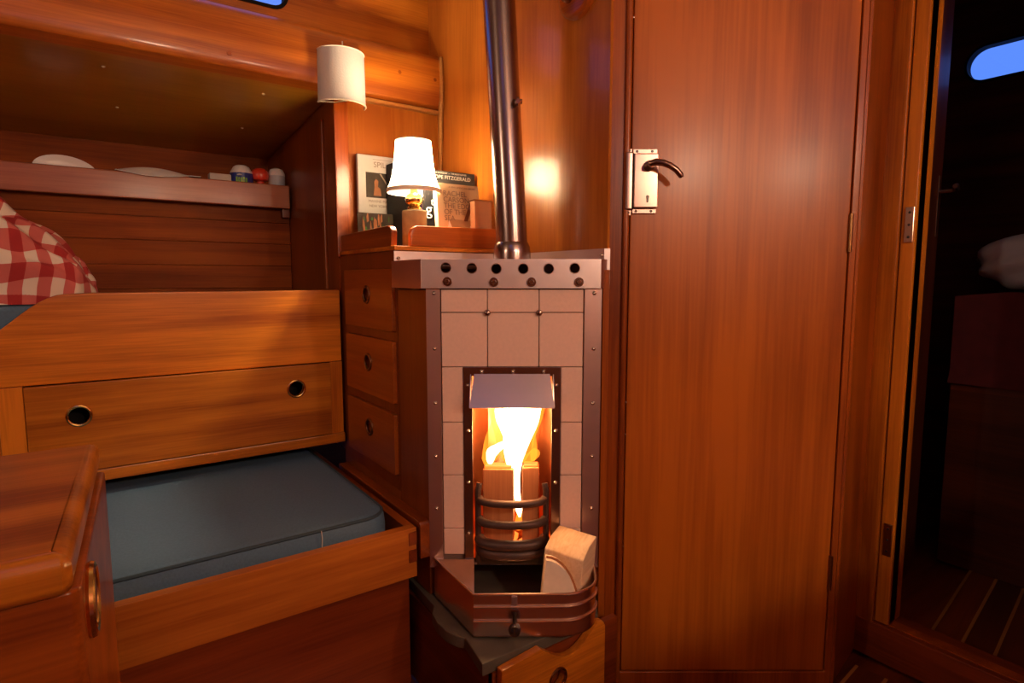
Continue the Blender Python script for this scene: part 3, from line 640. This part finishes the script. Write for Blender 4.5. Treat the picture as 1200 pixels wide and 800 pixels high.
# round wooden base of another fitting high on the bulkhead
rb = thing('bulkhead_lamp', 'round turned wooden lamp base high on the bulkhead by the flue', 'lamp', (.875, .982, 1.482))
obj('base_plate', LT([(.056, 0), (.056, -.008), (.052, -.014), (.044, -.017), (.0001, -.018)], axis='x', n=36), 'red_y', rb)
obj('hub', LT([(.012, -.018), (.012, -.030), (.009, -.036), (.0001, -.037)], (0, .012, -.012), 'x', 16), 'bronze', rb)
obj('arm', TB([(-.030, .012, -.012), (-.05, .040, -.004), (-.06, .080, .03), (-.06, .09, .06)], .004, n=8), 'brass', rb)
obj('burner_cup', LT([(.010, 0), (.022, .012), (.024, .03), (.018, .034), (.0001, .034)], (-.06, .09, .058), 'z', 18), 'brass', rb)

# ================================================================== THE STOVE
sx, sy = D(0, 1.22)
st = thing('cabin_stove', 'tiled stainless cabin stove burning logs, set across the corner', 'stove', (sx, sy, .19), ROT)
MW[st.name] = Matrix.Translation((sx, sy, 0)) @ Matrix.Rotation(ROT, 4, 'Z')
Z0 = -.19       # the stove's parts are drawn at cabin heights, then set down onto its base
def so(name, bm, mat, parent=None, label=None):
    if parent is None:
        bmesh.ops.translate(bm, verts=bm.verts, vec=(0, 0, Z0)); return obj(name, bm, mat, st, label=label)
    bmesh.ops.translate(bm, verts=bm.verts, vec=(0, 0, Z0)); return obj(name, bm, mat, parent, label=label)
so('tile_backing', P('y', rect(-.176, .185, .262, .860), [rect(-.086, .086, .268, .683)], .007, .012), 'grout')
def tl_(x0, x1, z0, z1): so('tile', B(x0+.0008, x1-.0008, 0, .007, z0+.0008, z1-.0008, bev=.0012, seg=1), 'tile')
for z0, z1 in ((.812, .861), (.698, .812)):
    for x0, x1 in ((-.1475, -.0512), (-.0512, .0562), (.0562, .1485)): tl_(x0, x1, z0, z1)
for z0, z1 in ((.580, .698), (.465, .580), (.347, .465), (.288, .347)):
    tl_(-.1475, -.102, z0, z1); tl_(.102, .1485, z0, z1)
for x in (-.0512, .0562): so('tile_knob', LT([(.0001, -.009), (.005, -.0075), (.0068, -.003), (.0062, .0), (.005, .001)], (x, 0, .8115), 'y', 16), 'bronze')
for x0, x1 in ((-.178, -.1485), (.1495, .186)):
    es = so('edge_strip', B(x0, x1, -.003, .012, .262, .862, bev=.001, seg=1), 'strip')
    for z in (.852, .737, .622, .507, .393): inst('rivet', rivet, ((x0+x1)/2+.002, -.003, z+Z0), es)
    so('foot_bracket', P('y', [(x0, .262), (x1, .262), (x1 if x0 < 0 else x0, .315)], [], -.005, -.003), 'steel', es)
# top band with six round vents
bx = [(-.135, .904), (-.082, .903), (-.032, .902), (.023, .902), (.075, .902), (.128, .903)]
bd = so('top_band', P('y', rect(-.186, .182, .862, .9215), [circ(x, z, .0100, 24) for x, z in bx], -.010, -.0075, .0005), 'steel')
for x, z in bx: so('vent_rim', torus((x, -.010, z), .0103, .0009, 'y', 24, 6), 'nickel', bd)
for x, z in ((-.132, .876), (-.037, .875), (.040, .875), (.137, .875)): inst('bolt', bolt, (x, -.010, z+Z0), bd)
lf = P('z', [(-.186, -.010), (-.183, -.0085), (-.268, .116), (-.271, .1145)], [], .862, .9215)
so('band_return', lf, 'strip')
so('band_return', P('z', [(.179, -.009), (.182, -.010), (.198, .0115), (.195, .0125)], [], .862, .9215), 'strip')
so('top_plate', P('z', [(-.183, -.008), (.180, -.008), (.196, .010), (-.002, .285), (-.262, .112)], [], .914, .918), 'steel')
# splash plate behind the stove top, along counter and bulkhead
up = so('splash_plate', P('z', [(x, y) for x, y in [(-.2665, .1175), (-.2650, .1155), (-.012, .296), (-.015, .2975)]], [], .905, .944), 'steel')
so('splash_plate', P('z', [(-.009, .294), (-.012, .2925), (.191, .0105), (.203, .0105), (.203, .013), (.194, .013)], [], .862, .944), 'steel')
for x, y, z in ((-.256, .119, .928), (.186, .013, .930)): inst('rivet', rivet, (x, y, z+Z0), up)
# fire opening frame
ff = so('fire_frame', P('y', [(-.1015, .262), (-.0835, .262), (-.0835, .679), (.0835, .679), (.0835, .262), (.1015, .262), (.1015, .698), (-.1015, .698)], [], -.004, .0069, .0008), 'flue')
for x, z in [(-.063, .689), (.002, .689), (.066, .689), (-.0925, .660), (.0925, .660), (-.0925, .563), (.0925, .563), (-.0925, .450), (.0925, .450), (-.0925, .338), (.0925, .338)]:
    inst('rivet', rivet, (x, -.004, z+Z0), ff)
# hood
bm = loops([[(x*.079, -.004, .684), (x*.087, -.041, .620), (x*.087, -.039, .6185), (x*.079, -.001, .6825)] for x in (-1, -.5, 0, .5, 1)])
ho = so('hood', bm, 'steel2')
for s in (-1, 1):
    so('hood_cheek', P('x', [(-.0035, .684), (-.0405, .621), (0, .622)], [], s*.0865-.0008, s*.0865+.0008), 'steel2', ho)
# firebox
bm = bmesh.new(); ol = [(-.086, .012), (-.080, .070), (-.055, .118), (0, .132), (.050, .110), (.072, .070), (.086, .012)]
lo = [bm.verts.new((x, y, .275)) for x, y in ol]; hi = [bm.verts.new((x, y, .69)) for x, y in ol]
for k in range(len(ol)-1): bm.faces.new((lo[k], lo[k+1], hi[k+1], hi[k]))
bm.faces.new(lo); bm.faces.new(hi[::-1])
so('firebox', bm, 'firebox')
# curved grate
def bar(z, r, yb, w_=.070):
    return TB([(w_*math.sin(t), .012-yb*math.cos(t)**.7 if abs(t) < 1.57 else .012, z) for t in [(-1+2*k/16)*1.5 for k in range(17)]], r, n=10)
so('grate_bar', bar(.411, .0085, .040), 'iron'); so('grate_bar', bar(.366, .0090, .042), 'iron')
so('grate_bar', bar(.322, .0120, .044), 'iron'); so('grate_bar', bar(.300, .0120, .040, .066), 'iron')
for s in (-1, 1): so('grate_upright', TB([(s*.073, .006, .27), (s*.073, .004, .43), (s*.070, .008, .445)], .0065, n=8), 'iron')
so('ash_front', B(-.076, .076, .004, .012, .262, .300, bev=.002), 'black')
# side of the stove body below the counter line, behind tiles
so('flue_box', B(-.05, .05, .10, .16, .70, .913), 'iron')

# logs and flames (things of their own inside the stove)
def dthing(name, label, cat, X, Y, z, grp=None):
    x, y = D(X, Y); return thing(name, label, cat, (x, y, z), ROT, grp)
t = dthing('burning_log', 'wide square-cut log burning on the left of the grate', 'log', -.030, 1.262, .305)
obj('wood', P('z', [(-.034, -.018), (.033, -.020), (.036, .016), (-.030, .020)], [], 0, .165, .003), 'log', t)
obj('charred_top', P('z', [(-.030, -.014), (.029, -.016), (.032, .012), (-.027, .016)], [], .165, .171, .002), 'ember', t)
t = dthing('burning_log', 'narrow upright log burning on the right of the grate', 'log', .040, 1.262, .305)
obj('wood', P('z', [(-.018, -.018), (.019, -.016), (.021, .016), (-.016, .020)], [], 0, .168, .003), 'log', t)
obj('charred_top', P('z', [(-.015, -.014), (.016, -.013), (.018, .012), (-.013, .016)], [], .168, .173, .002), 'ember', t)
eb = dthing('ember_bed', 'glowing embers at the bottom of the grate', 'embers', .0, 1.255, .277)
bm = bmesh.new()
for k in range(34):
    c = Vector((random.uniform(-.06, .058), random.uniform(-.03, .05), random.uniform(.004, .024))); r = random.uniform(.006, .012)
    bmesh.ops.create_icosphere(bm, subdivisions=1, radius=r, matrix=Matrix.Translation(c))
e_ = obj('coals', bm, 'ember', eb); e_['kind'] = 'stuff'
fl = dthing('fire', 'bright white and orange flames rising from the logs in the stove', 'flame', 0, 1.262, .305)
def tongue(pts, seed, flat=.55):
    rnd = random.Random(seed); n = 14; bm = bmesh.new(); rings = []
    for x, z, r in pts:
        ph_ = rnd.uniform(0, 6)
        rings.append([bm.verts.new((x+r*math.cos(2*PI*k/n)*(1+.08*math.sin(3*2*PI*k/n+ph_)), flat*r*math.sin(2*PI*k/n), z)) for k in range(n)])
    for a, b_ in zip(rings, rings[1:]):
        for k in range(n): bm.faces.new((a[k], a[(k+1) % n], b_[(k+1) % n], b_[k]))
    bm.faces.new(rings[0]); bm.faces.new(rings[-1]); bmesh.ops.recalc_face_normals(bm, faces=bm.faces)
    bmesh.ops.subdivide_edges(bm, edges=bm.edges[:], cuts=1, smooth=.6, use_grid_fill=True); return bm
obj('flame_core', tongue([(.017, .050, .002), (.014, .085, .006), (.009, .12, .009), (.004, .160, .014), (.006, .20, .024), (.012, .235, .032), (.014, .265, .045), (.016, .290, .050), (.017, .318, .050), (.018, .345, .045)], 1, .5), 'flame_core', fl)
obj('flame_lick', tongue([(-.048, .172, .004), (-.046, .188, .010), (-.038, .204, .016), (-.026, .214, .012), (-.018, .222, .004)], 2), 'flame_core', fl)
obj('flame_lick', tongue([(.030, .176, .012), (.038, .186, .018), (.048, .196, .013), (.050, .206, .004)], 3), 'flame_outer', fl)
obj('flame_veil', tongue([(-.055, .168, .006), (-.045, .200, .020), (-.040, .236, .018), (-.034, .27, .010), (-.036, .318, .014), (-.038, .345, .010)], 4), 'flame_outer', fl)
obj('flame_veil', tongue([(.004, .168, .010), (.008, .200, .036), (.010, .235, .044), (.012, .27, .056), (.016, .31, .062), (.016, .348, .058)], 5, .6), 'flame_outer', fl)
obj('flame_veil', tongue([(.046, .178, .004), (.050, .205, .006), (.048, .232, .004), (.047, .25, .001)], 6), 'flame_outer', fl)
obj('flame_lick', tongue([(.014, .020, .005), (.016, .040, .009), (.018, .055, .008), (.020, .07, .002)], 8), 'flame_outer', fl)
pt_light('fire_glow', (.012, -.012, .235), P_FIRE, (1, .50, .18), .03, fl)

# flue
fx, fy = D(0, 1.352)
fp = thing('stove_flue', 'dark polished steel flue pipe rising from the stove top', 'flue', (fx, fy, .918), ROT)
obj('collar', LT([(.0425, 0), (.0425, .022), (.0405, .036), (.037, .044), (.0355, .046)], n=36), 'flue', fp)
obj('pipe', TB([(0, 0, .02), (-.002, 0, .08), (-.030, .004, .60), (-.051, .008, .985)], .0355, n=36), 'flue', fp)
kn = obj('damper_bolt', LT([(.0095, 0), (.0095, .006), (.0055, .007), (.0055, .012), (.0001, .013)], (.010, -.031, .345), 'x', 12), 'bronze', fp)
obj('bolt_nut', LT([(.0001, -.012), (.005, -.012), (.007, -.006), (.007, .002)], (.013, -.033, .342), 'y', 8), 'bronze', fp)

# ash tray pulled out in front of the fire
tp = thing('ash_tray', 'polished steel ash tray with a black knob in front of the stove', 'tray', (*D(0, 1.07), .197), ROT)
pl = [(-.168, .145), (-.0735, -.004), (.098, -.002)]
for k in range(1, 9):
    a_ = -PI/2+k*PI/2/8*.95; pl.append((.098+.072*math.cos(a_), .070+.072*math.sin(a_)))
pl += [(.172, .10), (.171, .153)]
def offs(p, d):
    o = []
    for i, q in enumerate(p):
        a = Vector(p[max(0, i-1)]); c = Vector(p[min(len(p)-1, i+1)]); b_ = Vector(q)
        t1 = (b_-a).normalized() if i else (c-b_).normalized(); t2 = (c-b_).normalized() if i < len(p)-1 else t1
        n_ = Vector((-(t1+t2).y, (t1+t2).x)).normalized(); o.append(tuple(b_+n_*d/max(.5, n_.dot(Vector((-t1.y, t1.x))))))
    return o
inn = offs(pl, .0025)
obj('wall', P('z', pl+inn[::-1], [], 0, .085), 'traysteel', tp)
obj('floor_plate', P('z', pl, [], 0, .003), 'traysteel', tp)
obj('rim', TB([(x, y, .086) for x, y in pl], .0026, n=8), 'traysteel', tp)
for z in (.062, .033): obj('rib', TB([(x, y, z) for x, y in offs(pl[1:-2], -.0015)], .0028, n=8), 'traysteel', tp)
bw = offs(pl, .02)
obj('inner_flap', B(-.1655, -.082, .142, .145, .003, .084), 'steel', tp)
obj('catch', B(-.001, .010, -.006, -.0035, .060, .082, bev=.001), 'steel', tp)
kb = obj('knob', LT([(.004, -.004), (.0045, -.016), (.0105, -.020), (.0122, -.027), (.010, -.034), (.0001, -.037)], (.005, -.002, .030), 'y', 20), 'black', tp)
obj('knob_plate', P('y', [(.0005, .030), (.0095, .030), (.0090, .044), (.0125, .052), (.0125, .056), (-.0025, .056), (-.0025, .052), (.0010, .044)], [], -.0075, -.0035, .001), 'bronze', tp)
# split firewood leaning in the tray
fw = dthing('firewood', 'pale split log block standing in the ash tray', 'firewood', .118, 1.163, .2025)
obj('block', P('x', [(-.038, 0), (.042, 0), (.036, .152), (-.005, .146), (-.034, .128)], [], -.052, .034, .003), 'firewood', fw); fw.rotation_euler = (0, math.radians(5), ROT-.5)
arc = [(-.045, 0)]+[(-.045+.014+.066*math.sin(k*PI/2/10), .138*math.cos(k*PI/2/10)**.9 if k < 10 else 0) for k in range(11)]
fq = dthing('firewood', 'quarter-round split log showing its pale end grain in the ash tray', 'firewood', .097, 1.1015, .2025)
obj('end_grain', P('y', arc, [], -.014, .012, .001), 'endgrain', fq)
ba = TB([(x+.001, -.002, z+.001) for x, z in arc[1:]], .0028, n=6); obj('bark', ba, 'log', fq)

# hearth: slate slab on a small locker
hl = thing('hearth_slab', 'grey slate hearth slab with a rounded corner under the stove', 'slab', (.70, .98, .168))
lobe = [(.563, 1.235), (.552, 1.06), (.535, 1.035), (.528, 1.00), (.529, .965), (.538, .938), (.548, .925), (.532, .838), (.66, .836), (.815, .836), (.862, .892), (.873, .91), (.873, 1.235)]
obj('slab', P('z', lobe, [], .168, .193, .003), 'slate', hl, True)
lo_ = thing('hearth_locker', 'small wooden locker with a scalloped drawer front under the hearth slab', 'locker', (.70, .98, FZ))
obj('side', B(.553, .57, .840, 1.240, FZ, .1675), 'dark_y', lo_, True)
obj('face', B(.553, .871, .836, .850, FZ, .1675), 'dark_x', lo_, True)
sc_ = [(.556, FZ+.02), (.818, FZ+.02), (.818, .176), (.812, .187), (.800, .190)]
for k in range(13):
    t = k/12; x = .795-t*.145; sc_.append((x, .188-.040*math.sin(PI*min(1, t*1.0))**1.1))
sc_ += [(.640, .187), (.560, .180)]
df_ = obj('drawer', P('y', sc_, [[(.692+.017*math.cos(2*PI*k/24), .112+.021*math.sin(2*PI*k/24)) for k in range(24)]], .816, .834, .003), 'org_x', lo_, True)
rg = torus((.692, .8155, .112), .0195, .003, 'y'); obj('finger_ring', rg, 'oldbrass', df_, True)
struct('trim_5', P('z', [D(.1880, 1.221), D(.2015, 1.221), D(.2015, 1.2345), D(.1935, 1.243)], [], FZ, .90, .001), 'red_z', 'upright mahogany filler between stove and door frame', 'trim')

# ================================================================== NEAR LOCKER
ch = thing('chest', 'low wooden chest with an overhanging rounded lid and a brass finger ring', 'chest', (-.30, .81, FZ))
lid = [(-.80, .600), (-.034, .600), (-.027, .607), (-.004, 1.004), (-.80, 1.008)]
bm = P('z', lid, [], .612, .652)
es = [e for e in bm.edges if len(e.link_faces) == 2 and e.calc_face_angle() > .7 and abs(e.verts[0].co.z-e.verts[1].co.z) < .001]
bmesh.ops.bevel(bm, geom=es, offset=.014, segments=5, profile=.5, affect='EDGES')
obj('lid', bm, 'org_x', ch, True)
obj('body', P('z', [(-.79, .618), (-.030, .618), (-.022, .626), (.001, .995), (-.79, .998)], [], FZ, .611, .004), 'red_x', ch, True)
t_ = torus((0, 0, 0), .031, .0045, 'x'); bmesh.ops.rotate(t_, cent=(0, 0, 0), matrix=Matrix.Rotation(-.058, 3, 'Z'), verts=t_.verts); bmesh.ops.translate(t_, verts=t_.verts, vec=(-.0165, .672, .575))
obj('finger_ring', t_, 'brass', ch, True)
c_ = LT([(.030, .004), (.028, .001), (.0001, .001)], axis='x', n=24); bmesh.ops.rotate(c_, cent=(0, 0, 0), matrix=Matrix.Rotation(-.058, 3, 'Z'), verts=c_.verts); bmesh.ops.translate(c_, verts=c_.verts, vec=(-.0185, .672, .575))
obj('finger_cup', c_, 'oldbrass', ch, True)

# ================================================================== FORWARD CABIN
od = thing('open_door', 'dark cabin door standing open beyond the doorway', 'door', (1.572, .598, .012), math.radians(12.4))
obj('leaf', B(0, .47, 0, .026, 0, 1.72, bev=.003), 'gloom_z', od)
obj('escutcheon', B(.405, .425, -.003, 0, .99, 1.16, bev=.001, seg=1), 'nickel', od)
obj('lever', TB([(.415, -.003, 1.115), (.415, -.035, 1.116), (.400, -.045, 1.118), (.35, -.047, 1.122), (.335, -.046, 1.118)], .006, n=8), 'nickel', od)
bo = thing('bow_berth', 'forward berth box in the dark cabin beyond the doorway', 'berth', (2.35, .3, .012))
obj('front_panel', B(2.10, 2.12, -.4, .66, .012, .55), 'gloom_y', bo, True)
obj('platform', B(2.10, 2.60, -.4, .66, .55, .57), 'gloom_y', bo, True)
bm = bmesh.new(); box(bm, 2.085, 2.59, -.40, .665, .572, .83)
bmesh.ops.subdivide_edges(bm, edges=bm.edges[:], cuts=7, use_grid_fill=True)
for v in bm.verts:
    s = 1 if v.co.z > .6 else 0
    v.co += Vector((.014*math.sin(9*v.co.y+3*v.co.z)*s, .0, .016*math.sin(7*v.co.x+11*v.co.y)*s))
tag(obj('red_blanket', bm, 'redblanket'), 'dark red blanket covering the forward berth', 'blanket')
def blob(name, label, c, r, mat, cat, seed):
    bm = bmesh.new(); bmesh.ops.create_icosphere(bm, subdivisions=4, radius=1)
    for v in bm.verts:
        p = v.co.copy(); k = 1+.10*math.sin(4*p.x+seed)*math.cos(3*p.y+seed)+.06*math.sin(9*p.z+5*p.y+seed)
        v.co = Vector((c[0]+p.x*r[0]*k, c[1]+p.y*r[1]*k, c[2]+p.z*r[2]*k))
    return tag(obj(name, bm, mat), label, cat)
blob('crumpled_duvet', 'pale crumpled duvet on the red blanket in the forward cabin', (2.24, .50, .935), (.12, .15, .090), 'bedding', 'duvet', 1.0)
blob('pillow', 'dim grey pillow behind the crumpled duvet in the forward cabin', (2.50, .55, .945), (.08, .17, .095), plain('grey_pillow', (.30, .28, .30), .9), 'pillow', 2.4)
